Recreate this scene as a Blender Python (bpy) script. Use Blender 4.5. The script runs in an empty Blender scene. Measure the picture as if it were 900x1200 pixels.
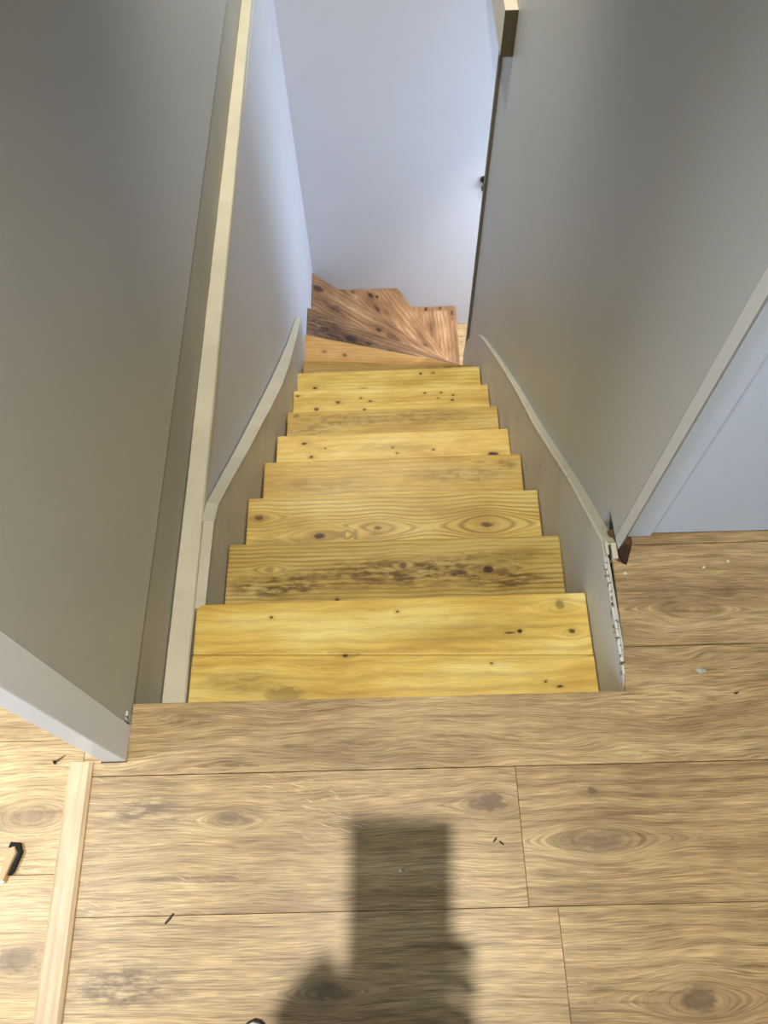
import bpy, bmesh, math, random
from mathutils import Vector, Matrix
random.seed(7)
scene = bpy.context.scene
COL = scene.collection

# ------------------------------------------------------------------ camera
CAM = Vector((-0.0096, -0.3902, 1.5))
RX = Vector((0.99962, -0.02130, -0.01746))      # image right
RU = Vector((0.02701, 0.88143, 0.47154))        # image up
RF = Vector((-0.00534, 0.47184, -0.88167))      # viewing direction
cd = bpy.data.cameras.new('camera')
cam = bpy.data.objects.new('camera', cd)
COL.objects.link(cam)
M = Matrix.Identity(4)
for i in range(3):
    M[i][0], M[i][1], M[i][2], M[i][3] = RX[i], RU[i], -RF[i], CAM[i]
cam.matrix_world = M
cd.sensor_fit = 'HORIZONTAL'
cd.sensor_width = 36.0
cd.lens = 36.0
cd.clip_start = 0.004
scene.camera = cam

# ------------------------------------------------------------------ light and exposure
P_LAND, P_STAIR, P_LROOM_FILL = 203.0, 270.0, 200.0          # ceiling downlights, W; the left room one is an added fill
P_ROOM, P_DOWN, P_HALL_FILL = 45.0, 27.0, 180.0           # daylight through the two windows, then the added hall fill lamp, W
WARM = (1.0, 0.92, 0.78)
DAY = (0.62, 0.78, 1.0)
W_AMB = 0.25
scene.view_settings.view_transform = 'Standard'
scene.view_settings.look = 'None'
scene.view_settings.gamma = 1.0
scene.view_settings.use_curve_mapping = False
scene.view_settings.exposure = 0.15
world = bpy.data.worlds.new('world')
scene.world = world
world.use_nodes = True
bgn = world.node_tree.nodes['Background']
bgn.inputs[0].default_value = (0.75, 0.86, 1.0, 1)
bgn.inputs[1].default_value = W_AMB

def area_light(name, loc, target, sx, sy, power, color):
    d = bpy.data.lights.new(name, 'AREA')
    d.shape = 'RECTANGLE'; d.size = sx; d.size_y = sy; d.energy = power; d.color = color
    o = bpy.data.objects.new(name, d); COL.objects.link(o)
    o.location = loc
    o.rotation_euler = (Vector(target) - Vector(loc)).to_track_quat('-Z', 'Z').to_euler()
    return o

# daylight entering by the window of the room on the left and by the window downstairs
area_light('window_daylight_room', (-2.98, -1.45, 1.35), (0, -1.45, 1.35), 1.3, 1.4, P_ROOM, DAY)
area_light('window_daylight_downstairs', (1.72, 2.70, -1.45), (0, 2.70, -1.45), 1.1, 1.7, P_DOWN, DAY)

# ------------------------------------------------------------------ helpers
def S(r, g, b):
    def f(c):
        c /= 255.0
        return c / 12.92 if c <= 0.04045 else ((c + 0.055) / 1.055) ** 2.4
    return (f(r), f(g), f(b), 1.0)

def tag(o, label=None, cat=None, group=None, kind=None):
    if label: o['label'] = label
    if cat: o['category'] = cat
    if group: o['group'] = group
    if kind: o['kind'] = kind
    return o

def link(name, bm, mat, parent=None, smooth=False):
    me = bpy.data.meshes.new(name)
    bmesh.ops.recalc_face_normals(bm, faces=bm.faces)
    bm.to_mesh(me); bm.free()
    if mat is not None: me.materials.append(mat)
    if smooth:
        for p in me.polygons: p.use_smooth = True
    o = bpy.data.objects.new(name, me)
    COL.objects.link(o)
    if parent is not None:
        o.parent = parent
        o.matrix_parent_inverse = Matrix.Identity(4)
    return o

def empty(name, loc=(0, 0, 0)):
    o = bpy.data.objects.new(name, None)
    COL.objects.link(o); o.location = loc
    o.empty_display_size = 0.05
    return o

def add_box(bm, x0, x1, y0, y1, z0, z1):
    v = [bm.verts.new((x, y, z)) for z in (z0, z1) for y in (y0, y1) for x in (x0, x1)]
    for f in ((0, 2, 3, 1), (4, 5, 7, 6), (0, 1, 5, 4), (2, 6, 7, 3), (0, 4, 6, 2), (1, 3, 7, 5)):
        bm.faces.new([v[i] for i in f])
    return v

def bevel(bm, w, seg=2):
    bmesh.ops.bevel(bm, geom=list(bm.edges), offset=w, segments=seg, profile=0.5, affect='EDGES', clamp_overlap=True)

def box(name, x0, x1, y0, y1, z0, z1, mat, parent=None, bev=0.0, seg=2):
    bm = bmesh.new(); add_box(bm, x0, x1, y0, y1, z0, z1)
    if bev: bevel(bm, bev, seg)
    return link(name, bm, mat, parent)

def prism(name, pts, z0, z1, mat, parent=None, bev=0.0, seg=2):
    bm = bmesh.new()
    a = [bm.verts.new((x, y, z0)) for x, y in pts]
    b = [bm.verts.new((x, y, z1)) for x, y in pts]
    n = len(pts)
    bm.faces.new(a[::-1]); bm.faces.new(b)
    for i in range(n):
        j = (i + 1) % n
        bm.faces.new((a[i], a[j], b[j], b[i]))
    if bev: bevel(bm, bev, seg)
    return link(name, bm, mat, parent)

def sections(name, secs, mat, parent=None, bev=0.0):
    """solid swept through a list of closed cross-sections (equal length lists of points)"""
    bm = bmesh.new()
    rows = [[bm.verts.new(p) for p in s] for s in secs]
    n = len(rows[0])
    for a, b in zip(rows, rows[1:]):
        for i in range(n):
            j = (i + 1) % n
            bm.faces.new((a[i], a[j], b[j], b[i]))
    bm.faces.new(rows[0][::-1]); bm.faces.new(rows[-1])
    if bev: bevel(bm, bev, 1)
    return link(name, bm, mat, parent)

def cyl(bm, p, q, r0, r1=None, n=16):
    p, q = Vector(p), Vector(q); r1 = r0 if r1 is None else r1
    d = (q - p).normalized()
    a = d.orthogonal().normalized(); b = d.cross(a)
    A = [bm.verts.new(p + (a * math.cos(t) + b * math.sin(t)) * r0) for t in [2 * math.pi * k / n for k in range(n)]]
    B = [bm.verts.new(q + (a * math.cos(t) + b * math.sin(t)) * r1) for t in [2 * math.pi * k / n for k in range(n)]]
    for i in range(n):
        j = (i + 1) % n
        bm.faces.new((A[i], A[j], B[j], B[i]))
    bm.faces.new(A[::-1]); bm.faces.new(B)

# ------------------------------------------------------------------ materials
class G:
    def __init__(s, name):
        s.m = bpy.data.materials.new(name); s.m.use_nodes = True
        s.t = s.m.node_tree; s.n = s.t.nodes; s.l = s.t.links
        s.b = s.n['Principled BSDF']
    def put(s, sock, v):
        if v is None: return
        if hasattr(v, 'node'): s.l.new(v, sock)
        else: sock.default_value = v
    def m_(s, op, a, b=None, c=None, clamp=False):
        n = s.n.new('ShaderNodeMath'); n.operation = op; n.use_clamp = clamp
        for i, v in enumerate((a, b, c)): s.put(n.inputs[i], v)
        return n.outputs[0]
    def smooth(s, v, a, b, x=0.0, y=1.0):
        n = s.n.new('ShaderNodeMapRange'); n.interpolation_type = 'SMOOTHSTEP'
        s.put(n.inputs[0], v)
        for i, q in zip((1, 2, 3, 4), (a, b, x, y)): s.put(n.inputs[i], q)
        return n.outputs[0]
    def vec(s, x, y, z=0.0):
        n = s.n.new('ShaderNodeCombineXYZ')
        for i, v in enumerate((x, y, z)): s.put(n.inputs[i], v)
        return n.outputs[0]
    def noise(s, v, scale=1.0, detail=2.0, rough=0.5, dist=0.0):
        n = s.n.new('ShaderNodeTexNoise')
        s.put(n.inputs['Vector'], v); n.inputs['Scale'].default_value = scale
        n.inputs['Detail'].default_value = detail; n.inputs['Roughness'].default_value = rough
        n.inputs['Distortion'].default_value = dist
        return n.outputs[0]
    def mix(s, f, a, b, mode='MIX'):
        n = s.n.new('ShaderNodeMix'); n.data_type = 'RGBA'; n.blend_type = mode
        s.put(n.inputs[0], f); s.put(n.inputs[6], a); s.put(n.inputs[7], b)
        return n.outputs[2]
    def fmix(s, f, a, b):
        n = s.n.new('ShaderNodeMix'); n.data_type = 'FLOAT'
        s.put(n.inputs[0], f); s.put(n.inputs[2], a); s.put(n.inputs[3], b)
        return n.outputs[0]
    def ramp(s, f, stops):
        n = s.n.new('ShaderNodeValToRGB'); s.put(n.inputs[0], f)
        e = n.color_ramp.elements
        while len(e) < len(stops): e.new(0.5)
        for el, (p, c) in zip(e, stops): el.position = p; el.color = c
        return n.outputs[0]
    def obj(s, rot=0.0):
        tc = s.n.new('ShaderNodeTexCoord')
        if not rot:
            v = tc.outputs['Object']
        else:
            mp = s.n.new('ShaderNodeMapping'); mp.inputs['Rotation'].default_value = (0, 0, -rot)
            s.l.new(tc.outputs['Object'], mp.inputs['Vector']); v = mp.outputs[0]
        sp = s.n.new('ShaderNodeSeparateXYZ'); s.l.new(v, sp.inputs[0])
        return v, sp.outputs[0], sp.outputs[1], sp.outputs[2]
    def bump(s, h, strength, dist):
        n = s.n.new('ShaderNodeBump'); n.inputs['Strength'].default_value = strength
        n.inputs['Distance'].default_value = dist
        s.put(n.inputs['Height'], h); s.l.new(n.outputs[0], s.b.inputs['Normal'])
    def done(s, col, rough=0.5, spec=0.5):
        s.put(s.b.inputs['Base Color'], col); s.put(s.b.inputs['Roughness'], rough)
        s.b.inputs['Specular IOR Level'].default_value = spec
        return s.m

def paint(name, col, rough=0.55, mottling=0.05, bump=0.12, spec=0.35):
    g = G(name); v, x, y, z = g.obj()
    n = g.noise(v, 2.2, 3)
    c2 = tuple(c * (1 - mottling * 2) for c in col[:3]) + (1,)
    c3 = tuple(min(1, c * (1 + mottling)) for c in col[:3]) + (1,)
    c = g.ramp(n, [(0.3, c2), (0.7, c3)])
    g.bump(g.noise(v, 260, 2), bump, 0.0006)
    return g.done(c, rough, spec)

def worn_paint(name, col, chip_col, amount=0.5, scale=34.0, rough=0.5, lo=0.5):
    """old thick paint with hairline cracks and chips down to dark wood"""
    g = G(name); v, x, y, z = g.obj()
    n = g.noise(v, 7, 4)
    c = g.ramp(n, [(0.25, tuple(q * 0.86 for q in col[:3]) + (1,)), (0.75, col)])
    big = g.noise(v, scale, 4, 0.65)
    mask = g.noise(v, 4.3, 2)
    chips = g.m_('MULTIPLY', g.smooth(big, 0.70 - 0.08 * amount, 0.74 - 0.08 * amount), g.smooth(mask, lo, lo + 0.12))
    grey = g.smooth(g.noise(v, 15, 3), 0.58, 0.75, 0, 0.35 * amount)
    c = g.mix(grey, c, tuple(q * 0.62 for q in col[:3]) + (1,))
    c = g.mix(chips, c, chip_col)
    g.bump(g.m_('SUBTRACT', g.noise(v, 60, 4), g.m_('MULTIPLY', chips, 0.8)), 0.35, 0.0015)
    return g.done(c, rough, 0.4)

def wood(name, dark, base, light, rot=0.0, knots=(), stains=(), freq=70.0, ring=0.35, ring_col=None,
         warp=0.03, fibre=0.35, blotch=(3.0, 11.0), knot_col=S(62, 36, 14), stain_col=S(88, 60, 26),
         rough=0.42, spec=0.45, flecks=0.0, streak=0.0, seed=0.0, bump=0.15, coat=0.0, z0=0.0, kl=1.3, kb=0.5, kf=1.2, kn=1.3):
    """board with the grain along local x (turned by rot); knots: (x, y, radius, spread, strength, elong) in world xy"""
    g = G(name); v, X, Y, Z = g.obj(rot)
    co, si = math.cos(-rot), math.sin(-rot)
    tr = lambda a, b: (a * co - b * si, a * si + b * co)
    Yz = g.m_('ADD', Y, g.m_('MULTIPLY', g.m_('SUBTRACT', Z, z0), 0.6))
    n1 = g.noise(g.vec(g.m_('MULTIPLY', X, 1.6), g.m_('MULTIPLY', Yz, 6.0), seed), 1.0, 2)
    n1b = g.noise(g.vec(g.m_('MULTIPLY', X, 7.0), g.m_('MULTIPLY', Yz, 26.0), seed + 3), 1.0, 2)
    Yw = g.m_('ADD', Yz, g.m_('MULTIPLY', g.m_('SUBTRACT', n1, 0.5), warp))
    Yw = g.m_('ADD', Yw, g.m_('MULTIPLY', g.m_('SUBTRACT', n1b, 0.5), warp * 0.22))
    dYw = g.m_('SUBTRACT', Yw, g.m_('MULTIPLY', g.m_('SUBTRACT', Z, z0), 0.6))
    nk = g.noise(g.vec(g.m_('MULTIPLY', X, 0.5), Y, Z), 95.0, 3, 0.65)
    core = None; halo = None; Ycur = Yw; eyes = None
    for (kx, ky, rad, spread, strength, el) in knots:
        lx, ly = tr(kx, ky)
        dx = g.m_('MULTIPLY', g.m_('SUBTRACT', X, lx), el)
        dy = g.m_('SUBTRACT', g.fmix(0.35, Y, dYw), ly)
        d = g.m_('SQRT', g.m_('ADD', g.m_('MULTIPLY', dx, dx), g.m_('MULTIPLY', dy, dy)))
        if spread > 0:
            bx = g.m_('DIVIDE', g.m_('SUBTRACT', X, lx), spread * kl)
            b2 = g.m_('MULTIPLY', g.m_('POWER', 2.7183, g.m_('MULTIPLY', g.m_('MULTIPLY', bx, bx), -1.3)), (spread * kb) ** 2)
            e = g.m_('SUBTRACT', Ycur, ly)
            q = g.m_('SUBTRACT', g.m_('MULTIPLY', e, e), b2)
            Ycur = g.m_('ADD', g.m_('MULTIPLY', g.m_('SIGN', e), g.m_('SQRT', g.m_('MAXIMUM', q, 0.0))), ly)
            eye = g.m_('SQRT', g.m_('MAXIMUM', g.m_('MULTIPLY', q, -1.0), 0.0))
            eyes = eye if eyes is None else g.m_('MAXIMUM', eyes, eye)
        dn = g.m_('ADD', d, g.m_('MULTIPLY', g.m_('SUBTRACT', nk, 0.5), rad * kn))
        c = g.smooth(dn, rad * 0.55, rad * 1.15, strength, 0.0)
        core = c if core is None else g.m_('MAXIMUM', core, c)
        h = g.smooth(dn, rad * 0.8, rad * 3.2, strength * 0.45, 0.0)
        halo = h if halo is None else g.m_('MAXIMUM', halo, h)
    val = g.m_('MULTIPLY', Ycur, freq)
    if eyes is not None: val = g.m_('ADD', val, g.m_('MULTIPLY', eyes, freq * kf))
    sn = g.m_('SINE', g.m_('MULTIPLY', val, 6.2832))
    rg = g.m_('POWER', g.m_('MULTIPLY_ADD', sn, 0.5, 0.5), 2.2)
    ringmask = g.noise(g.vec(g.m_('MULTIPLY', X, 2.0), g.m_('MULTIPLY', Yz, 9.0), seed + 7), 1.0, 2)
    rg = g.m_('MULTIPLY', rg, g.smooth(ringmask, 0.3, 0.65, 0.35, 1.0))
    Yf = Ycur if eyes is None else g.m_('ADD', Ycur, g.m_('MULTIPLY', eyes, 0.8))
    fb = g.noise(g.vec(g.m_('MULTIPLY', X, 17.0), g.m_('MULTIPLY', Yf, 430.0), Z), 1.0, 3, 0.6)
    bl = g.noise(g.vec(g.m_('MULTIPLY', X, blotch[0]), g.m_('MULTIPLY', Yw, blotch[1]), seed + 11), 1.0, 4, 0.6)
    col = g.ramp(bl, [(0.28, dark), (0.5, base), (0.72, light)])
    rc = ring_col or tuple(q * 0.55 for q in dark[:3]) + (1,)
    col = g.mix(g.m_('MULTIPLY', rg, ring), col, rc)
    if streak:
        st = g.noise(g.vec(g.m_('MULTIPLY', X, 4.0), g.m_('MULTIPLY', Yw, 110.0), seed + 5), 1.0, 3, 0.6)
        col = g.mix(g.smooth(st, 0.52, 0.72, 0.0, streak), col, rc)
    fm = g.m_('MULTIPLY_ADD', g.m_('SUBTRACT', fb, 0.5), fibre * 2, 1.0)
    gr = g.n.new('ShaderNodeCombineColor')
    for i in range(3): g.l.new(fm, gr.inputs[i])
    col = g.mix(1.0, col, gr.outputs[0], 'MULTIPLY')
    if flecks:
        fx = g.m_('ADD', g.m_('MULTIPLY', X, 55.0), g.m_('MULTIPLY', Yw, 90.0))
        fl = g.noise(g.vec(fx, g.m_('MULTIPLY', g.m_('ADD', Yw, g.m_('MULTIPLY', X, 0.28)), 560.0), seed), 1.0, 2)
        fk = g.noise(g.vec(g.m_('MULTIPLY', X, 4.0), g.m_('MULTIPLY', Yz, 9.0), seed + 21), 1.0, 2)
        col = g.mix(g.m_('MULTIPLY', g.smooth(fl, 0.60, 0.70), g.smooth(fk, 0.50, 0.64, 0, flecks)), col,
                    tuple(min(1, q * t) for q, t in zip(light[:3], (1.25, 1.3, 1.4))) + (1,))
    for (sx, sy, rx, ry, am) in stains:
        lx, ly = tr(sx, sy)
        dx = g.m_('DIVIDE', g.m_('SUBTRACT', X, lx), rx); dy = g.m_('DIVIDE', g.m_('SUBTRACT', Y, ly), ry)
        d = g.m_('SQRT', g.m_('ADD', g.m_('MULTIPLY', dx, dx), g.m_('MULTIPLY', dy, dy)))
        nn = g.noise(g.vec(g.m_('MULTIPLY', X, 18.0), g.m_('MULTIPLY', Y, 60.0), seed + 2), 1.0, 5, 0.65)
        a = g.smooth(d, 0.25, 1.0, 1.0, 0.0)
        a = g.m_('MULTIPLY', a, g.smooth(nn, 0.40, 0.62, 0.15, abs(am)))
        col = g.mix(a, col, stain_col if am > 0 else light)
    if core is not None:
        col = g.mix(halo, col, tuple(q * 0.8 for q in dark[:3]) + (1,))
        col = g.mix(core, col, knot_col)
    g.bump(fb, bump, 0.0008)
    if coat:
        g.b.inputs['Coat Weight'].default_value = coat; g.b.inputs['Coat Roughness'].default_value = 0.18
    return g.done(col, rough, spec)

def plain(name, col, rough=0.5, metal=0.0, spec=0.5):
    g = G(name); v, x, y, z = g.obj()
    c = g.ramp(g.noise(v, 40, 3), [(0.3, tuple(q * 0.88 for q in col[:3]) + (1,)), (0.7, col)])
    g.b.inputs['Metallic'].default_value = metal
    return g.done(c, rough, spec)

WALL = paint('wall_paint_grey', S(186, 189, 186), 0.42, 0.02)
WALL_W = paint('wall_paint_white', S(208, 210, 218), 0.6, 0.015)
WHITE = paint('gloss_white', S(230, 239, 250), 0.3, 0.01, 0.04, 0.5)
DOORP = paint('door_pale_blue', S(212, 229, 255), 0.4, 0.01, 0.04)
CREAM = worn_paint('old_cream_paint', S(216, 211, 190), S(96, 84, 64), 0.45, 40)
CREAM2 = worn_paint('old_cream_paint_cap', S(206, 202, 184), S(110, 100, 80), 0.5, 50)
STRG = worn_paint('stringer_grey_paint', S(200, 201, 198), S(70, 60, 44), 0.5, 30, 0.45, 0.52)
CHIP = worn_paint('chipped_white_edge', S(204, 204, 198), S(78, 72, 62), 2.1, 62, 0.6, 0.28)
DARK = plain('dark_void', S(28, 24, 20), 0.9)
EDGE = plain('edge_shade_grey', S(150, 146, 134), 0.6)  # darker grey carrying the shade of the far wall corner
RISER = paint('riser_paint', S(150, 120, 74), 0.6, 0.05)
CEIL = paint('ceiling_white', S(235, 235, 232), 0.8, 0.01)
SUB = plain('subfloor', S(96, 74, 50), 0.9)

# ------------------------------------------------------------------ the setting
ZB = -2.818            # floor downstairs
ZC = 2.45              # ceiling
R = 0.18787            # rise
def struct(o): o['kind'] = 'structure'; return o

floor = struct(prism('floor', [(-3.05, -2.2), (1.4, -2.2), (1.4, 0.36), (0.472, 0.36), (0.468, -0.012), (-0.53, -0.012), (-0.62, -0.012),
                               (-0.62, 1.5), (-3.05, 1.5)], -0.15, -0.0125, SUB))

oak_sets = dict(dark=S(140, 114, 80), base=S(175, 149, 107), light=S(198, 173, 129))
def oak(name, knots=(), stains=(), tone=1.0, seed=0.0, ring=0.42, freq=42.0, warp=0.05, flecks=0.45, streak=0.65):
    sc = lambda c: tuple(min(1, q * tone) for q in c[:3]) + (1,)
    return wood(name, sc(oak_sets['dark']), sc(oak_sets['base']), sc(oak_sets['light']), 0.0, knots, stains, freq, ring,
                sc(S(112, 88, 58)), warp, 1.15, (3.0, 12.0), S(102, 84, 64), S(102, 84, 64), 0.42, 0.4, flecks, streak, seed, 0.1, 0.0, 0.0, 1.9, 0.6, 1.0, 1.9)

PT = 0.012
GAP = 0.0004
def plank_poly(pts, mat, zt=0.0):
    return prism('plank', pts, zt - PT, zt, mat, floor, 0.0005, 1)
def plank(x0, x1, y0, y1, mat):
    return plank_poly([(x0 + GAP, y0 + GAP), (x1 - GAP, y0 + GAP), (x1 - GAP, y1 - GAP), (x0 + GAP, y1 - GAP)], mat)

oakA = oak('oak_plank_stair_edge', [(0.52, 0.045, 0.010, 0.0, 0.25, 0.5)], [(-0.42, -0.03, 0.12, 0.02, 0.5)], 0.94, 1.0, 0.35, 38, 0.09, 0.3)
oakB1 = oak('oak_plank_a', [(0.166, -0.198, 0.016, 0.03, 0.8, 0.55), (-0.314, -0.209, 0.009, 0.03, 0.5, 0.35)],
            [(-0.47, -0.20, 0.12, 0.04, 0.8), (-0.28, -0.21, 0.10, 0.02, 0.6), (0.15, -0.2, 0.05, 0.03, 0.7)], 1.0, 2.0, 0.35, 40, 0.05, 0.9)
oakB2 = oak('oak_plank_b', [(0.35, -0.268, 0.016, 0.055, 0.35, 0.33), (0.352, -0.182, 0.007, 0.0, 0.8, 0.8)], [(0.35, -0.268, 0.10, 0.025, 0.7)], 0.98, 3.0, 0.5, 40, 0.03, 0.2)
oakC1 = oak('oak_plank_c', [(-0.137, -0.486, 0.013, 0.03, 0.7, 0.6)],
            [(-0.47, -0.475, 0.13, 0.05, 1.0), (-0.13, -0.49, 0.08, 0.03, .8)], 1.0, 4.0, 0.3, 44, 0.03, 0.3)
oakC2 = oak('oak_plank_d', [(0.481, -0.51, 0.018, 0.05, 0.7, 0.6)], [(0.48, -0.51, 0.06, 0.035, 0.8)], 0.97, 5.0, 0.5, 40, 0.05, 0.5)
oakF = oak('oak_plank_right', [(0.60, 0.165, 0.010, 0.04, 0.2, 0.3)], [(0.6, 0.20, 0.2, 0.05, 0.4)], 0.95, 6.0, 0.4, 40, 0.08, 0.3)
oakG = oak('oak_plank_far', [], [], 0.92, 7.0, 0.4, 50, 0.03, 0.2)
oakX = [oak('oak_plank_e%d' % i, [(random.uniform(-.5, 1), random.uniform(-2, -.7), .016, .06, .6, .5)], [], 1.0, 10.0 + i) for i in range(3)]

# the plank along the stair edge is notched round the stairwell
plank_poly([(-0.600, -0.1351), (1.05, -0.1351), (1.05, 0.0891), (0.4575, 0.0891), (0.4465, 0.0), (-0.5205, 0.0), (-0.5175, -0.1115), (-0.600, -0.1115)], oakA)
plank(-0.600, 0.216, -0.371, -0.136, oakB1); plank(0.216, 1.38, -0.371, -0.136, oakB2)
plank(-0.600, 0.266, -0.606, -0.371, oakC1); plank(0.266, 1.38, -0.606, -0.371, oakC2)
plank_poly([(0.4585, 0.0909), (1.05, 0.0909), (1.05, 0.3151), (0.513, 0.3151), (0.494, 0.268), (0.4665, 0.284)], oakF)
plank_poly([(0.515, 0.3169), (1.05, 0.3169), (1.05, 0.345), (0.515, 0.345)], oakG)
plank(1.05, 1.38, -0.136, 0.09, oakX[0]); plank(1.05, 1.38, 0.09, 0.316, oakX[1]); plank(1.05, 1.38, 0.316, 0.345, oakX[2])
for r_ in range(7):
    y1_ = -0.606 - 0.235 * r_; y0_ = max(y1_ - 0.235, -2.2)
    j = (-0.1, 0.45, 0.1, 0.6, -0.2, 0.3, 0.7)[r_]
    plank(-0.600, j, y0_, y1_, oakX[r_ % 3]); plank(j, 1.38, y0_, y1_, oakX[(r_ + 1) % 3])
oakL = [oak('oak_plank_room%d' % i, k, s, 1.2, 30.0 + i, 0.3, 44, 0.04, 0.5) for i, (k, s) in enumerate((
    ([(-0.68, -0.20, 0.012, 0.06, 0.35, 0.3)], []), ([(-0.655, -0.43, 0.02, 0.06, 0.55, 0.5)], []), ([], [])))]
for r_ in range(-7, 9):
    y0_ = -0.301 + 0.234 * r_; y1_ = y0_ + 0.234
    y0_ = max(y0_, -2.2); y1_ = min(y1_, 1.5)
    if y1_ <= y0_: continue
    m_ = oakL[0] if r_ == 0 else oakL[1] if r_ == -1 else oakL[2]
    j = -1.5 - 0.3 * (r_ % 3)
    plank(j, -0.601, y0_, y1_, m_); plank(-3.05, j, y0_, y1_, oakL[2])

plank(-0.601, -0.5665, -0.112, -0.046, oakL[2])

# left: plastered wall over a recess, with the cream ledge board on the stairwell lining
wl = struct(box('wall_left', -0.610, -0.522, -0.044, 3.47, -0.008, ZC, WALL, None, 0.004))
struct(box('wall_left_lower', -0.610, -0.5255, -0.011, 3.47, -0.215, -0.008, paint('lower_wall_shade', S(176, 173, 160), .6)))  # shade of this band put into a darker wall colour
def wall_x(y): return -0.4735 - 0.0045 * y            # the stairwell wall leans out slightly along its top
secs = []
for i in range(13):
    y = -0.012 + 3.482 * i / 12
    secs.append([(-.600, y, ZB), (-.4732, y, ZB), (-.4732, y, -2.0), (wall_x(y), y, -0.216), (-.600, y, -0.216)])
struct(sections('wall_left_stairwell', secs, WALL_W))
secs = []
for i in range(41):
    y = 0.002 + i * 3.464 / 40
    xa = -0.5225 - 0.0022 * y + random.uniform(-.0006, .0006); xb = -0.4690 - 0.0068 * y + random.uniform(-.0008, .0008)
    secs.append([(xa, y, -0.2155), (xb, y, -0.2155), (xb, y, -0.192), (xb - 0.003, y, -0.188), (xa + 0.003, y, -0.188), (xa, y, -0.192)])
struct(sections('trim_1', secs, CREAM))

# left door casing and jamb
struct(box('trim_2', -0.565, -0.5185, -0.1095, -0.0425, 0.0, 2.08, WHITE, None, 0.002))
flake = struct(prism('trim_3', [(-0.5225, -0.043), (-0.5175, -0.041), (-0.5185, -0.022), (-0.5225, -0.020)], 0.0, 0.03, CHIP))
struct(box('wall_left_lintel', -0.610, -0.522, -1.05, -0.044, 2.08, ZC, WALL))
struct(box('wall_left_rear', -0.610, -0.522, -2.2, -1.05, 0.0, ZC, WALL))

# right: wall, trim at its near corner, door behind
struct(box('wall_right', 0.4795, 0.57, 0.402, 2.56, ZB, ZC, WALL))
struct(box('wall_right_upper', 0.4795, 0.57, 2.56, 3.47, 0.0, ZC, WALL))
struct(prism('trim_4', [(.4788, .333), (.4805, .304), (.5066, .334)], .002, 2.12, paint('corner_bead_grey', S(206, 206, 203), .4, .01), None, .001))
struct(box('wall_right_corner', .4795, .506, .3365, .402, .002, ZC, WALL))
d1 = struct(box('door_1', 0.557, 1.34, 0.3385, 0.378, 0.008, 2.06, DOORP, None, 0.002))
box('door_frame', 0.5065, 0.5555, 0.334, 0.40, 0.002, 2.10, DOORP, d1, 0.002)
struct(box('wall_right_lintel', 0.5065, 1.4, 0.36, 0.46, 2.06, ZC, WALL))
shade_strip = struct(box('corner_shade_strip', 0.4645, 0.4815, 2.545, 2.566, -2.3, -0.165, EDGE, None, 0.003))  # added strip standing in for the shade on the rounded corner
beam = struct(box('trim_7', 0.4335, 0.4793, 2.33, 3.468, -0.160, 0.0, CREAM, None, 0.002))
box('beam_end', 0.4335, 0.4793, 2.3275, 2.3298, -0.160, -0.001, plain('beam_end_shade', S(134, 124, 106), .8), beam)  # shaded end face of the beam, darkened by its colour

# back and outer shell
struct(box('wall_back', -0.62, 3.2, 3.47, 3.56, ZB, ZC, WALL_W))
struct(box('ceiling', -3.15, 3.2, -2.3, 3.56, ZC, ZC + 0.06, CEIL))
struct(box('wall_rear', -3.15, 1.5, -2.3, -2.2, -0.15, ZC, WALL))
struct(box('wall_landing_right', 1.38, 1.5, -2.2, 0.46, -0.15, ZC, WALL))
struct(box('wall_room_far', -3.15, -0.62, 1.5, 1.6, -0.15, ZC, WALL_W))
struct(box('wall_stair_room', 0.57, 1.5, 0.40, 0.46, ZB, ZC, WALL))
def wall_with_window(name, axis_x, thick, ya, yb, za, zb, wy0, wy1, wz0, wz1, mat):
    bm = bmesh.new()
    x0, x1 = sorted((axis_x, axis_x + thick))
    add_box(bm, x0, x1, ya, wy0, za, zb); add_box(bm, x0, x1, wy1, yb, za, zb)
    add_box(bm, x0, x1, wy0, wy1, za, wz0); add_box(bm, x0, x1, wy0, wy1, wz1, zb)
    return struct(link(name, bm, mat))
wall_with_window('wall_room_window', -3.05, -0.10, -2.2, 1.5, -0.15, ZC, -2.1, -0.8, 0.65, 2.05, WALL_W)
wall_with_window('wall_downstairs_window', 1.78, 0.10, 0.46, 3.47, ZB, -0.16, 2.13, 3.27, -2.32, -0.58, WALL_W)
struct(box('floor_downstairs', -0.5, 3.2, 0.40, 3.56, ZB - 0.1, ZB, oak('oak_downstairs', tone=1.12, seed=44)))
struct(box('ceiling_downstairs', 0.57, 3.2, 0.46, 3.47, -0.16, -0.02, CEIL))
gp = G('window_pane_sky'); gp.b.inputs['Emission Color'].default_value = (0.8, 0.9, 1, 1); gp.b.inputs['Emission Strength'].default_value = 2.0
PANE = gp.done((0.8, 0.9, 1, 1), 0.1)
def window(name, x, y0, y1, z0, z1, sgn):
    bm = bmesh.new()
    t = 0.05
    xa, xb = sorted((x, x + sgn * 0.06))
    add_box(bm, xa, xb, y0, y1, z0, z0 + t); add_box(bm, xa, xb, y0, y1, z1 - t, z1)
    add_box(bm, xa, xb, y0, y0 + t, z0 + t, z1 - t); add_box(bm, xa, xb, y1 - t, y1, z0 + t, z1 - t)
    add_box(bm, xa, xb, (y0 + y1) / 2 - 0.03, (y0 + y1) / 2 + 0.03, z0 + t, z1 - t)
    w = struct(link(name, bm, WHITE))
    xp = x + sgn * 0.035
    for a, b in ((y0 + t, (y0 + y1) / 2 - 0.03), ((y0 + y1) / 2 + 0.03, y1 - t)):
        box('pane', min(xp, xp + sgn * 0.006), max(xp, xp + sgn * 0.006), a, b, z0 + t, z1 - t, PANE, w)
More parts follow.
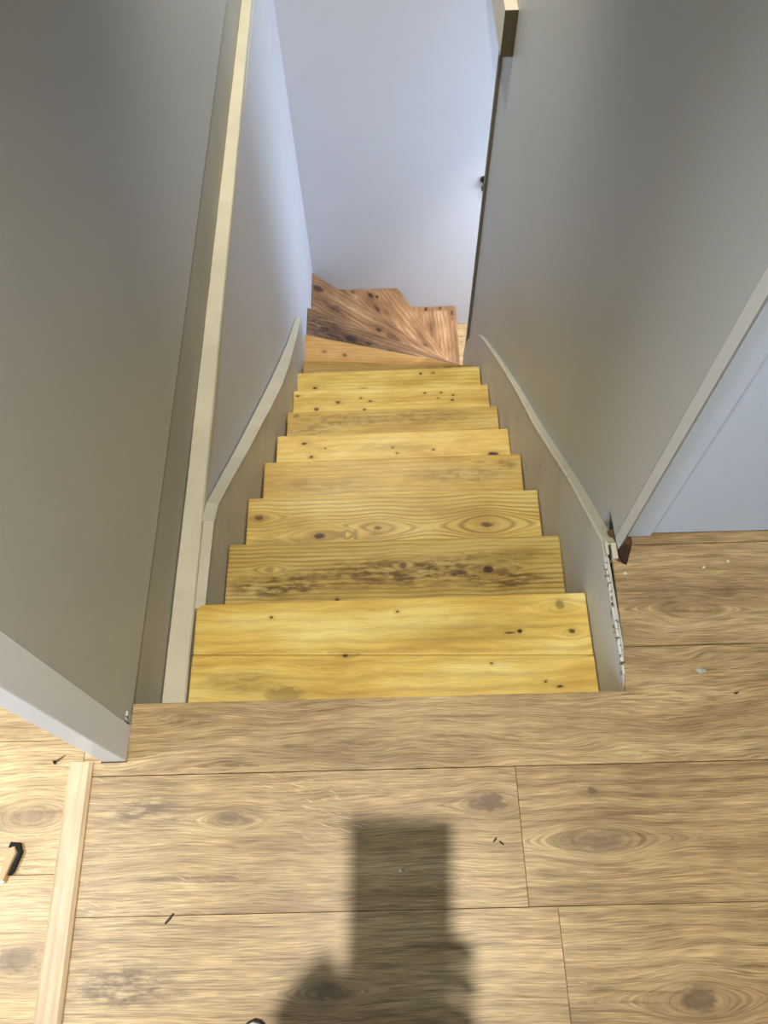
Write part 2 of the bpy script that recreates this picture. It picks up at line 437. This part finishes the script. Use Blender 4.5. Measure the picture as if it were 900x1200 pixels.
window('window_1', -3.05, -2.1, -0.8, 0.65, 2.05, -1)
window('window_2', 1.78, 2.13, 3.27, -2.32, -0.58, 1)

# ------------------------------------------------------------------ staircase
st = empty('staircase', (0, 0, 0))
tag(st, 'steep enclosed staircase of bare yellow pine treads turning right into brown winders', 'staircase')
Y1, GO = 0.2818, 0.24599
PD, PB, PL = S(198, 160, 74), S(228, 198, 106), S(242, 222, 144)
def pine(name, knots=(), stains=(), tone=(1, 1, 1), **kw):
    sc = lambda c: tuple(min(1, q * t) for q, t in zip(c[:3], tone)) + (1,)
    kw.setdefault('z0', -R * int(name.split('_')[-1]))
    return wood(name, sc(PD), sc(PB), sc(PL), knots=knots, stains=stains, **kw)
K = lambda x, y, r=.006, sp=.0, s=.9, el=.7: (x, y, r, sp, s, el)
mats = {
 1: pine('pine_tread_1', [K(.385, .261, .012, .035, .5, 1.), K(.404, .192, .007, .03, .85, .9), K(.285, .196, .005, 0, 1, .9), K(.262, .193, .003, 0, .8, .2),
                          K(-.115, .145, .006, .025, .8, 1), K(-.288, .246, .003), K(.006, .253, .003), K(.214, .12, .003), K(-.25, .06, .02, .0, .45, .4),
                          K(.33, .075, .003), K(.36, .062, .003, 0, .9, .4)],
         [(-.35, .09, .14, .04, .45), (.15, .2, .3, .05, .25), (.0, .23, .35, .04, -.6)], freq=34, ring=.30, warp=.07, seed=1, ring_col=S(140, 96, 28)),
 2: pine('pine_tread_2', [K(.252, .433, .013, .05, .9, .9), K(.026, .449, .010, .045, .7, .9), K(-.33, .447, .011, .03, .35, .8), K(-.149, .359, .005)],
         [(.05, .43, .42, .06, .95), (-.3, .40, .2, .05, .95), (.3, .40, .16, .05, .8), (.28, .47, .2, .03, .5)], tone=(.74, .74, .8), freq=75, ring=.55, warp=.02, seed=2,
         ring_col=S(104, 72, 26), streak=.35),
 3: pine('pine_tread_3', [K(-.216, .639, .011, .075, 1, .55), K(-.041, .659, .008, .075, .75, .55), K(.288, .661, .010, .085, .8, .5), K(-.402, .705, .008, .045, .8, .5)],
         [(-.3, .62, .2, .02, .4)], tone=(.84, .83, .84), freq=62, ring=.62, warp=.02, seed=3, ring_col=S(112, 78, 26)),
 4: pine('pine_tread_4', [K(.31, 1.0, .006, .04, .2, .3)], [(-.25, 0.92, .3, .05, .35), (.25, .95, .25, .05, .5), (.40, .99, .06, .03, .6)], tone=(.80, .74, .66), freq=50, ring=.35, warp=.05, seed=4, streak=.3),
 5: pine('pine_tread_5', [K(-.319, 1.218, .006, 0, 1, .5), K(-.292, 1.16, .006), K(.014, 1.188, .004), K(.03, 1.165, .004), K(-.24, 1.195, .003), K(.167, 1.175, .004), K(.39, 1.149, .009, 0, 1, .4)],
         [(.0, 1.19, .2, .03, .25)], tone=(.97, .96, 1.02), freq=40, ring=.2, warp=.05, seed=5),
 6: pine('pine_tread_6', [K(-.382, 1.483, .010, .03, .45, .7), K(-.09, 1.375, .008, 0, .8, .3)], [(-.2, 1.45, .28, .05, .55), (.15, 1.46, .3, .06, .45), (-.33, 1.40, .15, .04, .5)], tone=(.80, .76, .74), freq=50, ring=.3, warp=.04, seed=6, streak=.3),
 7: pine('pine_tread_7', [K(-.405, 1.725, .006, 0, .9, .5), K(-.222, 1.685, .008, 0, .8, .6), K(-.318, 1.651, .010, .03, .8, .8), K(-.118, 1.705, .005), K(-.076, 1.685, .006), K(.170, 1.722, .005),
                          K(.245, 1.722, .005), K(.293, 1.677, .006), K(.297, 1.705, .005), K(.23, 1.69, .004), K(-.103, 1.639, .006)], [], tone=(.99, .99, 1.05), freq=40, ring=.22, warp=.05, seed=7),
 8: pine('pine_tread_8', [K(-.349, 1.909, .009, .03, .9, .7), K(.168, 1.98, .007, .02, 1, 1), K(.227, 1.983, .008, .02, .6, .6), K(-.11, 1.895, .008, 0, .7, .4)], [], tone=(.98, .98, .98), freq=45, ring=.3, warp=.05, seed=8),
 9: pine('pine_tread_9', [], [(-.2, 2.14, .3, .05, .3), (.35, 2.15, .2, .05, .9)], tone=(.60, .50, .48), freq=60, ring=.35, warp=.04, seed=9, rot=-0.04),
 10: pine('pine_tread_10', [K(-.344, 2.452, .013, .03, .45, .8), K(-.229, 2.423, .014, .03, .6, .8), K(-.36, 2.29, .008, 0, .6, .6)], [(.0, 2.30, .5, .03, .5)], tone=(.84, .66, .74), freq=40, ring=.3, warp=.05, seed=10, rot=-0.10),
}
WD, WB, WL = S(112, 78, 48), S(168, 126, 84), S(206, 166, 124)
def brown(name, rot, knots=(), stains=(), tone=1.0, **kw):
    sc = lambda c: tuple(min(1, q * tone) for q in c[:3]) + (1,)
    kw.setdefault('z0', -R * (10 + int(name.split('_')[-1])))
    return wood(name, sc(WD), sc(WB), sc(WL), rot, knots, stains, knot_col=S(38, 20, 10), stain_col=S(46, 28, 16), ring_col=S(84, 48, 24),
                rough=.34, spec=.5, streak=.55, coat=.35, **kw)
mats[11] = brown('brown_winder_1', -0.40, [K(-.368, 2.94, .018, .06, .9, .6), K(-.208, 2.701, .022, .07, .9, .5), K(-.25, 2.85, .012, .05, .6, .5), K(-.10, 2.66, .012, .04, .8, .5)],
                 [(-.25, 2.70, .3, .06, 1.), (-.38, 2.82, .2, .10, .9), (.1, 2.57, .25, .04, .8)], .68, freq=34, ring=.6, warp=.06, seed=11)
mats[12] = brown('brown_winder_2', -0.68, [K(-.43, 3.30, .022, .08, .8, .5), K(-.038, 2.931, .016, .05, .9, .7), K(.051, 2.863, .030, .09, .45, .5), K(-.33, 3.12, .012, .05, .6, .5)],
                 [(-.35, 3.15, .25, .06, .6)], .98, freq=30, ring=.5, warp=.06, seed=12)
mats[13] = brown('brown_winder_3', -1.05, [K(-.09, 3.409, .018, .06, .9, .7), K(-.045, 3.393, .010, .04, 1, .8), K(-.044, 3.285, .012, .05, .7, .6), K(.255, 2.948, .012, .04, .9, .7), K(-.21, 3.44, .012, .05, .6, .6)],
                 [], 1.05, freq=34, ring=.45, warp=.05, seed=13)
mats[14] = brown('brown_winder_4', math.pi / 2, [K(.299, 3.441, .012, .03, .9, .7), K(.482, 3.40, .012, .05, .7, .4), K(.40, 3.45, .010, .03, .7, .7)], [(.36, 3.44, .03, .16, .6)], 1.0, freq=36, ring=.5, warp=.05, seed=14)

TH = 0.030
# measured ends of the straight treads
LEFT = {1: (-.4635, -.4655), 2: (-.4445, -.4445), 3: (-.438, -.440), 4: (-.431, -.432), 5: (-.4245, -.424), 6: (-.420, -.418), 7: (-.425, -.425), 8: (-.437, -.440)}
RIGHT = {1: (.4435, .4485), 2: (.446, .454), 3: (.447, .453), 4: (.446, .453), 5: (.454, .457), 6: (.456, .458), 7: (.458, .460), 8: (.459, .459)}
YOFF = {1: (-.002, .003), 2: (-.001, .001), 3: (.001, .005), 4: (.002, .010), 5: (-.009, -.003), 6: (-.010, -.009), 7: (-.003, .004), 8: (.002, .012)}
tread_labels = {1: 'top pine tread of two bright yellow boards', 2: 'darkly stained pine tread with round knots', 3: 'pine tread with strong ring figures round its knots',
                4: 'golden brown pine tread', 5: 'pale pine tread with nail holes', 6: 'blotchy brownish pine tread', 7: 'brightest pale pine tread dotted with nail holes', 8: 'yellow pine tread with a small black knot',
                9: 'narrow brownish first winder tread', 10: 'wedge shaped pale orange winder tread', 11: 'very dark brown knotty winder tread', 12: 'brown varnished winder tread reaching the corner',
                13: 'brown kite shaped winder tread with white sheen', 14: 'lowest brown tread with grain running away'}
def tread(k, pts, mat):
    z = -k * R
    if k == 1:
        e = empty('tread'); e.parent = st
        e['label'] = tread_labels[1]
        (xl0, yb0), (xr0, yb1), (xr1, yf1), (xl1, yf0) = pts
        s0, s1 = 0.157, 0.133
        f0 = lambda a: xr0 + (xr1 - xr0) * a
        prism('board', [(xl0, s0 + .0006), (f0(.5), s1 + .0006), (xr1, yf1), (xl1, yf0)], z - TH, z, mat, e, 0.004, 2)
        prism('board', [(xl0, yb0), (xr0, yb1), (f0(.5), s1 - .0006), (xl0, s0 - .0006)], z - TH, z - .0006, mat, e, 0.0012, 1)
        return e
    o = prism('tread', pts, z - TH, z, mat, st, 0.005, 2)
    o['label'] = tread_labels[k]
    return o
OV = 0.035
fronts = {0: (0.0, 0.0)}
for k in range(1, 9):
    yy = Y1 + (k - 1) * GO
    fronts[k] = (yy + YOFF[k][0], yy + YOFF[k][1])
for k in range(1, 9):
    b = fronts[k - 1]; f = fronts[k]
    tread(k, [(LEFT[k][0], b[0] - OV), (RIGHT[k][0], b[1] - OV), (RIGHT[k][1], f[1]), (LEFT[k][1], f[0])], mats[k])
# winder nosing lines (left end, right end)
NOSE = {8: ((-.440, fronts[8][0]), (.459, fronts[8][1])), 9: ((-.434, 2.239), (.459, 2.175)), 10: ((-.457, 2.579), (.459, 2.322)),
        11: ((-.4725, 2.962), (.459, 2.468)), 12: ((-.4725, 3.446), (.459, 2.605)), 13: ((.098, 3.4695), (.459, 2.705)), 14: ((.510, 3.4695), (.507, 2.62))}
def back(k):
    (a, b), (c, d) = NOSE[k]
    n = Vector((d - b, -(c - a))).normalized() * OV
    if n.y > 0 and k < 14: n = -n
    return (a + n.x, b + n.y), (c + n.x, d + n.y)
tread(9, [back(8)[0], back(8)[1], NOSE[9][1], NOSE[9][0]], mats[9])
tread(10, [(-.457, 2.20), back(9)[1], NOSE[10][1], NOSE[10][0]], mats[10])
tread(11, [(-.4725, 2.545), (.459, 2.29), NOSE[11][1], NOSE[11][0]], mats[11])
tread(12, [(-.4725, 2.925), (.459, 2.43), NOSE[12][1], NOSE[12][0]], mats[12])
tread(13, [(-.4725, 3.395), (.459, 2.55), (.478, 2.60), (.462, 2.705), (.122, 3.42), (.098, 3.4695), (-.4725, 3.4695)], mats[13])
tread(14, [(.04, 3.4695), (.42, 2.67), (.507, 2.58), (.510, 3.4695)], mats[14])
def riser(p, q, z0, z1, inset=0.018, t=0.016):
    (a, b), (c, d) = p, q
    n = Vector((d - b, -(c - a))).normalized()
    if n.y > 0.01: n = -n
    if abs(n.y) <= 0.01: n = Vector((-1, 0))
    cl = lambda q: (min(max(q[0], -.4722), .5), min(q[1], 3.469))
    pts = [(a + n.x * inset, b + n.y * inset), (c + n.x * inset, d + n.y * inset),
           (c + n.x * (inset + t), d + n.y * (inset + t)), (a + n.x * (inset + t), b + n.y * (inset + t))]
    return prism('riser', [cl(q_) for q_ in pts], z0, z1, RISER, st)
for k in range(0, 9):
    lx = LEFT[min(8, k + 1)][0]; rx = RIGHT[min(8, k + 1)][0]
    riser((lx, fronts[k][0]), (rx, fronts[k][1]), -(k + 1) * R, -k * R - (TH if k else 0.0125))
for k in range(9, 15):
    riser(NOSE[k][0], NOSE[k][1], -(k + 1) * R + (0.0 if k < 14 else 0), -k * R - TH)

# stringers: (y, x inner, top z)
lefts = [(0.27, -.449, -.199), (.36, -.448, -.198), (.50, -.4465, -.198), (.565, -.446, -.222), (.72, -.443, -.346), (.90, -.438, -.492), (1.09, -.434, -.640), (1.30, -.4275, -.803),
         (1.52, -.4235, -.972), (1.80, -.428, -1.178), (2.10, -.440, -1.392), (2.30, -.444, -1.515), (2.475, -.450, -1.628)]
def XW(y, z): return -.4728
ls = sections('stringer', [[(x, y, z - .42), (x, y, z), (XW(y, z), y, z), (XW(y, z - .42), y, z - .42)] for (y, x, z) in lefts], STRG, st)
ls['label'] = 'grey painted left stringer board'
capl = []
for (y, x, z) in lefts[2:]:
    capl.append([(x + .003, y, z), (x + .003, y, z + .006), (x - .002, y, z + .010), (XW(y, z), y, z + .012), (XW(y, z), y, z)])
sections('cap_moulding', capl, CREAM2, ls)
sections('cap_end', [[(x + .003, y, z), (x + .003, y, z + .010), (XW(y, z) + .004, y, z + .012), (XW(y, z) + .004, y, z)] for (y, x, z) in lefts[:3]], CREAM2, ls)
rights = [(0.002, .4475, -.006), (.10, .4485, -.006), (.20, .4495, -.005), (.295, .4505, -.004), (.325, .4510, -.006), (.45, .4525, -.096), (.60, .4545, -.206), (.78, .4545, -.350), (.971, .4550, -.502), (1.14, .4570, -.625),
          (1.303, .4590, -.745), (1.53, .461, -.922), (1.758, .4625, -1.105), (1.95, .4635, -1.262), (2.088, .464, -1.378), (2.18, .464, -1.468), (2.257, .464, -1.554), (2.35, .464, -1.665), (2.432, .464, -1.775),
          (2.50, .464, -1.875), (2.551, .464, -1.972), (2.586, .466, -2.073), (2.607, .470, -2.194)]
XR = .4793
rs = sections('stringer', [[(x, y, z - .42), (x, y, z), (XR if y > .3 else .4575, y, z), (XR if y > .3 else .4575, y, z - .42)] for (y, x, z) in rights[3:]], STRG, st)
rs['label'] = 'grey painted right stringer board curving down at its far end'
sections('cap_moulding', [[(x - .002, y, z), (x - .002, y, z + .006), (x + .003, y, z + .010), (XR, y, z + .004), (XR, y, z - .006)] for (y, x, z) in rights[4:16]], CREAM2, rs)
sections('cap_moulding', [[(x - .0015, y, z), (x - .0015, y, z + .004), (x + .002, y, z + .005), (x + .006, y, z + .003), (x + .006, y, z - .006)] for (y, x, z) in rights[15:]], CREAM2, rs)
# lining board beside the top tread, its upper edge chipped along the floor
lin = sections('lining_board', [[(x, y, -.36), (x, y, -.012), (x + .0035, y, -.005), (x + .0105, y, -.006), (x + .0105, y, -.36)] for (y, x, z) in rights[:4]], STRG, st)
n_ = 24
secs = []
for i in range(n_):
    y = .035 + i * (.285 - .035) / (n_ - 1); x = .4478 + .0030 * y / .295
    w = .0075 + random.uniform(-.002, .002); h = -.0035 + random.uniform(-.0015, .0015)
    secs.append([(x - .0008, y, -.02), (x - .0008 + random.uniform(0, .001), y, h - .002), (x + w * .5, y, h), (x + w, y, h - .002), (x + w, y, -.02)])
sections('chipped_edge', secs, CHIP, lin)
box('dark_gap', .4492, .4575, .004, .034, -.05, -.0125, DARK, lin)
# small blocks where the stringer cap meets the floor corner
box('cap_end', .4525, .4590, .292, .322, -.02, .010, CREAM2, rs, .001)
box('cap_end', .4660, .4775, .283, .320, -.02, .006, CREAM2, rs, .001)
prism('dark_gap', [(.4588, .290), (.4662, .288), (.4662, .318), (.4588, .320)], -.02, -.0035, DARK, rs)
prism('dark_gap', [(.479, .310), (.494, .269), (.512, .316), (.503, .322)], -.0122, -.006, plain('broken_plaster', S(58, 38, 26), .9), rs)

# ------------------------------------------------------------------ threshold bar in the left doorway
THR = wood('threshold_oak', S(182, 156, 120), S(208, 184, 148), S(222, 202, 170), math.pi / 2, freq=60, ring=.25, warp=.02, fibre=.2, seed=50, rough=.4)
secs = []
for y in (-1.04, -.80, -.524, -.30, -.1098):
    t = (y + .524) / (.418)
    a = -.6145 - .0105 * t; b = -.5675 - .0135 * t
    if y < -.524: a, b = -.6145 - .0105 * t, -.5675 - .0135 * t
    secs.append([(a, y, 0.0), (b, y, 0.0), (b, y, .004), (b - .006, y, .0095), (b - .02, y, .011), (a + .02, y, .011), (a + .006, y, .0095), (a, y, .004)])
thr = sections('threshold_bar', secs, THR)
tag(thr, 'pale oak threshold bar lying across the left doorway', 'threshold')

# ------------------------------------------------------------------ ceiling downlights
def downlight(loc, power, label, size, blend, color=WARM):
    e = empty('ceiling_downlight', loc); tag(e, label, 'downlight', 'recessed ceiling downlights')
    bm = bmesh.new()
    n = 32
    prof = [(.046, 0), (.046, -.006), (.036, -.008), (.033, -.002), (.033, .0)]
    rows = [[bm.verts.new((r * math.cos(2 * math.pi * i / n), r * math.sin(2 * math.pi * i / n), z)) for i in range(n)] for r, z in prof]
    for a, b in zip(rows, rows[1:]):
        for i in range(n): bm.faces.new((a[i], a[(i + 1) % n], b[(i + 1) % n], b[i]))
    link('trim_ring', bm, WHITE, e, True)
    g = G('lamp_glass'); g.b.inputs['Emission Color'].default_value = color + (1,); g.b.inputs['Emission Strength'].default_value = 6
    bm = bmesh.new(); bmesh.ops.create_circle(bm, cap_ends=True, segments=24, radius=.033)
    for v in bm.verts: v.co.z = -.001
    link('lamp_glass', bm, g.done((.9, .85, .75, 1)), e)
    d = bpy.data.lights.new('downlight_lamp', 'SPOT'); d.energy = power; d.color = color
    d.spot_size = math.radians(size); d.spot_blend = blend; d.shadow_soft_size = .012
    o = bpy.data.objects.new('downlight_lamp', d); COL.objects.link(o); o.parent = e; o.location = (0, 0, -.02)
downlight((-.043, -.473, ZC), P_LAND, 'recessed round downlight in the ceiling above the landing', 92, 1.0)
downlight((-1.50, -.30, ZC), P_LROOM_FILL, 'added fill downlight in the ceiling of the room on the left', 66, 1.0, (0.94, 0.97, 1.0))  # added lamp that brightens the left room floor
downlight((.86, 2.86, -.16), P_HALL_FILL, 'added fill downlight in the hall ceiling at the foot of the stairs', 62, 1.0, (1.0, 0.96, 0.95))  # added lamp that whitens the right ends of the lowest winders
downlight((-.10, 2.42, ZC), P_STAIR, 'recessed round downlight in the ceiling above the stairs', 84, 1.0)

# ------------------------------------------------------------------ things on the floor and the wall
BLACK = plain('black_iron', S(14, 14, 18), .4)
hk = empty('wall_hook', (.611, 3.47, -1.60)); tag(hk, 'small black hook on the white back wall beside the right wall edge', 'hook')
bm = bmesh.new(); cyl(bm, (0, -.001, .018), (0, -.012, .018), .024, .020)
link('back_plate', bm, BLACK, hk)
bm = bmesh.new(); cyl(bm, (0, -.008, .016), (0, -.022, .008), .010); cyl(bm, (0, -.022, .010), (0, -.024, -.030), .010, .009); cyl(bm, (0, -.024, -.022), (0, -.020, -.046), .015, .012)
link('hook_arm', bm, BLACK, hk)

def chip():
    e = empty('wood_chip', (-.700, -.278, 0)); tag(e, 'pale wood chip with a black charred end left of the threshold', 'wood chip')
    g = plain('chip_wood', S(200, 168, 124), .7)
    pts = [(-.016, -.030), (-.004, -.034), (.012, .014), (.006, .026), (-.007, .020)]
    bm = bmesh.new()
    a = [bm.verts.new((x, y, .001)) for x, y in pts]; b = [bm.verts.new((x * .8 + (-.003), y * .95, .012)) for x, y in pts]
    bm.faces.new(a[::-1]); bm.faces.new(b)
    for i in range(5): bm.faces.new((a[i], a[(i + 1) % 5], b[(i + 1) % 5], b[i]))
    bevel(bm, .0012, 1)
    link('body', bm, g, e)
    bm = bmesh.new()
    pts = [(.001, -.024), (.008, -.018), (.017, .014), (.010, .030), (-.004, .031), (-.008, .022), (.005, .024), (.0105, .013)]
    a = [bm.verts.new((x, y, .001)) for x, y in pts]; b = [bm.verts.new((x, y, .014 - .003 * (i % 2))) for i, (x, y) in enumerate(pts)]
    bm.faces.new(a[::-1]); bm.faces.new(b)
    for i in range(8): bm.faces.new((a[i], a[(i + 1) % 8], b[(i + 1) % 8], b[i]))
    link('charred_end', bm, plain('charred', S(22, 24, 20), .9), e)
    bm = bmesh.new(); add_box(bm, -.019, -.005, -.036, -.012, .001, .009); bevel(bm, .002, 1)
    link('paint_layer', bm, plain('chip_paint', S(232, 230, 224), .6), e)
chip()
scr = empty('screw', (-.647, -.103, 0)); tag(scr, 'small dark screw lying on the floor beside the left door casing', 'screw')
bm = bmesh.new(); cyl(bm, (-.009, -.006, .004), (-.005, -.003, .0035), .0045, .002, 12)
link('screw_head', bm, plain('screw_steel', S(60, 54, 44), .4, .7), scr)
bm = bmesh.new(); cyl(bm, (-.005, -.003, .0035), (.010, .008, .002), .002, .0006, 10)
link('shank', bm, plain('screw_shank', S(120, 104, 80), .4, .6), scr)

def flake_obj(name, loc, rx, ry, rz, mat, label, cat, group=None, seed=0, ang=0.0):
    rnd = random.Random(seed)
    bm = bmesh.new(); bmesh.ops.create_icosphere(bm, subdivisions=2, radius=1.0)
    ca, sa = math.cos(ang), math.sin(ang)
    for v in bm.verts:
        k = 1 + rnd.uniform(-.22, .22)
        x, y, z = v.co.x * rx * k, v.co.y * ry * k, max(-.6, v.co.z) * rz * k
        v.co = (x * ca - y * sa, x * sa + y * ca, z + rz * .62)
    o = link(name, bm, mat); o.location = loc
    return tag(o, label, cat, group)
PEB = worn_paint('grey_flake', S(170, 166, 150), S(84, 74, 60), 1.2, 120)
flake_obj('plaster_flake', (.600, .036, 0), .010, .007, .004, PEB, 'grey and white plaster flake on the floor right of the stairs', 'flake', None, 3, -.2)
flake_obj('wood_splinter', (-.408, -.376, 0), .011, .0022, .0018, BLACK, 'tiny black splinter on the landing left of the shadow', 'splinter', None, 4, .85)
CR_W = plain('crumb_white', S(226, 220, 204), .8); CR_D = plain('crumb_dark', S(40, 28, 20), .8)
for i, (x, y, lab) in enumerate([(.488, .250, 'tiny pale crumb below the broken corner of the right wall'), (.655, .259, 'tiny white crumb before the white door, nearer the stairs'),
                                 (.709, .271, 'tiny white crumb before the white door, farther from the stairs'), (-.004, -.309, 'tiny pale crumb inside the phone shadow')]):
    flake_obj('crumb', (x, y, 0), .0032, .0026, .002, CR_W, lab, 'crumb', 'pale crumbs on the floor', 20 + i)
for i, (x, y, a, lab) in enumerate([(.167, -.262, .9, 'tiny dark sliver right of the phone shadow, left one of two'), (.178, -.268, -.7, 'tiny dark sliver right of the phone shadow, right one of two'),
                                    (.452, -.123, .5, 'tiny speck on the seam below the right stringer end'), (.660, -.009, .2, 'tiny dark speck right of the plaster flake')]):
    flake_obj('sliver', (x, y, 0), .0050, .0016, .0012, CR_D if i != 2 else PEB, lab, 'sliver', 'dark slivers on the floor', 30 + i, a)

# ------------------------------------------------------------------ the photographer behind the lens, casting the shadow on the landing
PC = CAM - RX * .018 - RU * .058 - RF * .0065
def ph(a, b, c): return PC + RX * a + RU * b + RF * c
PHB = plain('phone_black', S(24, 25, 28), .25)
pe = empty('phone', PC); tag(pe, 'phone held up over the landing, seen only as a rectangular shadow', 'phone')
def oriented(name, a0, a1, b0, b1, c0, c1, mat, bev):
    bm = bmesh.new(); add_box(bm, a0, a1, b0, b1, c0, c1); bevel(bm, bev, 3)
    for v in bm.verts: v.co = RX * v.co.x + RU * v.co.y + RF * v.co.z
    return link(name, bm, mat, pe)
oriented('body', -.0358, .0358, -.0735, .0735, -.004, .004, PHB, .0035)
gs = G('phone_screen'); gs.b.inputs['Emission Color'].default_value = (.5, .45, .35, 1); gs.b.inputs['Emission Strength'].default_value = .4
oriented('screen', -.033, .033, -.070, .070, -.0046, -.0041, gs.done((.03, .03, .03, 1), .15), .0002)

def skin_mesh(name, chains, mat, parent=None, levels=2):
    """chains: lists of (point, radius); a chain starting with an int continues from that vertex"""
    vs, es, rad = [], [], []
    ids = {}
    for ch in chains:
        prev = None
        for item in ch:
            if isinstance(item, str):
                prev = ids[item]; continue
            p, r = item[0], item[1]
            vs.append(tuple(p)); rad.append(r); i = len(vs) - 1
            if len(item) > 2: ids[item[2]] = i
            if prev is not None: es.append((prev, i))
            prev = i
    me = bpy.data.meshes.new(name); me.from_pydata(vs, es, []); me.materials.append(mat)
    o = bpy.data.objects.new(name, me); COL.objects.link(o)
    if parent is not None: o.parent = parent
    m = o.modifiers.new('Skin', 'SKIN'); m.use_smooth_shade = True
    for i, r in enumerate(rad):
        sv = me.skin_vertices[0].data[i]
        sv.radius = (r, r) if not isinstance(r, tuple) else r
        sv.use_root = (i == 0)
    s = o.modifiers.new('Subdivision', 'SUBSURF'); s.levels = levels; s.render_levels = levels
    return o
SKIN = plain('skin', S(196, 150, 124), .5)
BX, BY = -.10, -.84
wr = ph(-.075, -.135, .035); pal = ph(-.055, -.078, .026)
body = skin_mesh('person', [
    [((BX, BY, .95), (.15, .11), 'pelvis'), ((BX, BY + .005, 1.12), (.13, .10)), ((BX, BY, 1.30), (.15, .11), 'chest'), ((BX, BY - .01, 1.41), (.10, .08), 'neckbase'),
     ((BX + .005, BY + .02, 1.49), .055), ((BX + .01, BY + .06, 1.57), (.075, .085)), ((BX + .012, BY + .07, 1.65), (.078, .095), 'head'), ((BX + .012, BY + .06, 1.71), (.06, .07))],
    ['head', ((BX + .013, BY + .165, 1.612), .014)],
    ['neckbase', ((BX - .16, BY - .005, 1.38), .058), ((-.36, -.80, 1.26), .047), ((-.365, -.70, 1.14), .042), ((-.25, -.62, 1.26), .036), (wr, .026), (pal, (.034, .020), 'palm')],
    ['palm', (ph(-.018, -.030, .020), .0095), (ph(.015, -.022, .020), .0088), (ph(.041, -.018, .012), .0082), (ph(.045, -.018, -.006), .0074)],
    ['palm', (ph(-.016, -.050, .021), .0095), (ph(.018, -.044, .021), .0088), (ph(.043, -.040, .012), .0084), (ph(.046, -.040, -.006), .0076)],
    ['palm', (ph(-.018, -.070, .021), .0095), (ph(.016, -.066, .021), .0088), (ph(.042, -.062, .012), .0082), (ph(.045, -.062, -.006), .0074)],
    ['palm', (ph(-.020, -.088, .021), .0088), (ph(.012, -.086, .020), .0080), (ph(.040, -.083, .010), .0074), (ph(.043, -.083, -.005), .0068)],
    ['palm', (ph(-.073, -.062, .008), .0155), (ph(-.060, -.038, -.002), .0125), (ph(-.046, -.016, -.008), .0092)],
    ['neckbase', ((BX + .16, BY - .005, 1.38), .058), ((.12, BY - .02, 1.14), .045), ((.13, BY + .03, .92), .034), ((.125, BY + .055, .86), (.022, .034), 'hand')],
    ['hand', ((.118, BY + .085, .80), .009), ((.112, BY + .095, .765), .008)], ['hand', ((.122, BY + .068, .79), .009), ((.116, BY + .075, .75), .008)],
    ['hand', ((.125, BY + .050, .79), .009), ((.118, BY + .054, .75), .008)], ['hand', ((.127, BY + .033, .80), .008), ((.121, BY + .034, .77), .007)],
    ['hand', ((.105, BY + .090, .845), .010), ((.092, BY + .102, .815), .008)],
    ['pelvis', ((BX - .09, BY, .86), .088), ((BX - .115, BY + .02, .50), .06), ((-.235, BY + .01, .12), .042), ((-.238, BY + .10, .045), .034)],
    ['pelvis', ((BX + .09, BY, .86), .088), ((BX + .125, BY + .02, .50), .06), ((.05, BY - .01, .12), .042), ((.06, BY + .07, .045), .034)],
], SKIN)
tag(body, 'photographer standing on the landing, only shadow and one shoe tip in view', 'person')
CLO = plain('sweater_cloth', S(70, 74, 84), .9); TRO = plain('trouser_cloth', S(48, 52, 62), .9); HAIR = plain('hair_brown', S(58, 42, 30), .7)
skin_mesh('sweater', [[((BX, BY, .93), (.165, .125)), ((BX, BY + .005, 1.12), (.148, .118)), ((BX, BY, 1.30), (.165, .125)), ((BX, BY - .01, 1.41), (.11, .09), 'n'), ((BX, BY, 1.45), .07)],
                      ['n', ((BX - .16, BY - .005, 1.38), .07), ((-.36, -.80, 1.26), .06), ((-.365, -.70, 1.14), .054), ((-.25, -.62, 1.26), .045), ((-.19, -.59, 1.32), .038)],
                      ['n', ((BX + .16, BY - .005, 1.38), .07), ((.12, BY - .02, 1.14), .057), ((.13, BY + .03, .94), .045)]], CLO, body)
skin_mesh('trousers', [[((BX, BY, .95), (.165, .125), 'p'), ((BX, BY, .90), (.165, .125), 'q')],
                       ['q', ((BX - .09, BY, .82), .10), ((BX - .115, BY + .02, .50), .078), ((-.235, BY + .005, .10), .062)],
                       ['q', ((BX + .09, BY, .82), .10), ((BX + .125, BY + .02, .50), .078), ((.05, BY - .01, .10), .062)]], TRO, body)
skin_mesh('hair', [[((BX + .012, BY + .045, 1.66), (.088, .088)), ((BX + .012, BY + .05, 1.715), (.068, .072))], ], HAIR, body)
SOLE = plain('shoe_sole', S(30, 28, 24), .6); UPP = plain('shoe_upper', S(196, 192, 180), .6)
def shoe(cx, ytoe, ang):
    L, W = .285, .050
    def outline(sc, off=0.0):
        pts = []
        for i in range(28):
            t = 2 * math.pi * i / 28
            y = math.cos(t); x = math.sin(t)
            w = W * (0.86 + .14 * math.sin((y + .4) * 1.6))
            pts.append((x * w * sc * (1 if abs(y) < .999 else 1), y * L / 2 * (1 - (1 - sc) * .35)))
        return pts
    ca, sa = math.cos(ang), math.sin(ang)
    tr = lambda x, y: (cx + x * ca - (y - L / 2) * sa, ytoe + x * sa + (y - L / 2) * ca)
    secs = [[tr(x, y) + (z,) for x, y in outline(s)] for z, s in ((.001, .94), (.006, 1.0), (.022, 1.0), (.026, .97))]
    so = sections('shoe_sole', secs, SOLE, body)
    secs = [[tr(x, min(y, y) - (.05 if (z > .06 and y > .05) else 0)) + (z * (1 if y < .05 else .62 + .38 * (1 - (y - .05) / .1)),) for x, y in outline(s)]
            for z, s in ((.024, .95), (.045, .93), (.070, .80), (.095, .62))]
    up = sections('shoe', secs, UPP, body)
    so.parent = up
shoe(-.249, -.5225, .06); shoe(.075, -.60, -.12)
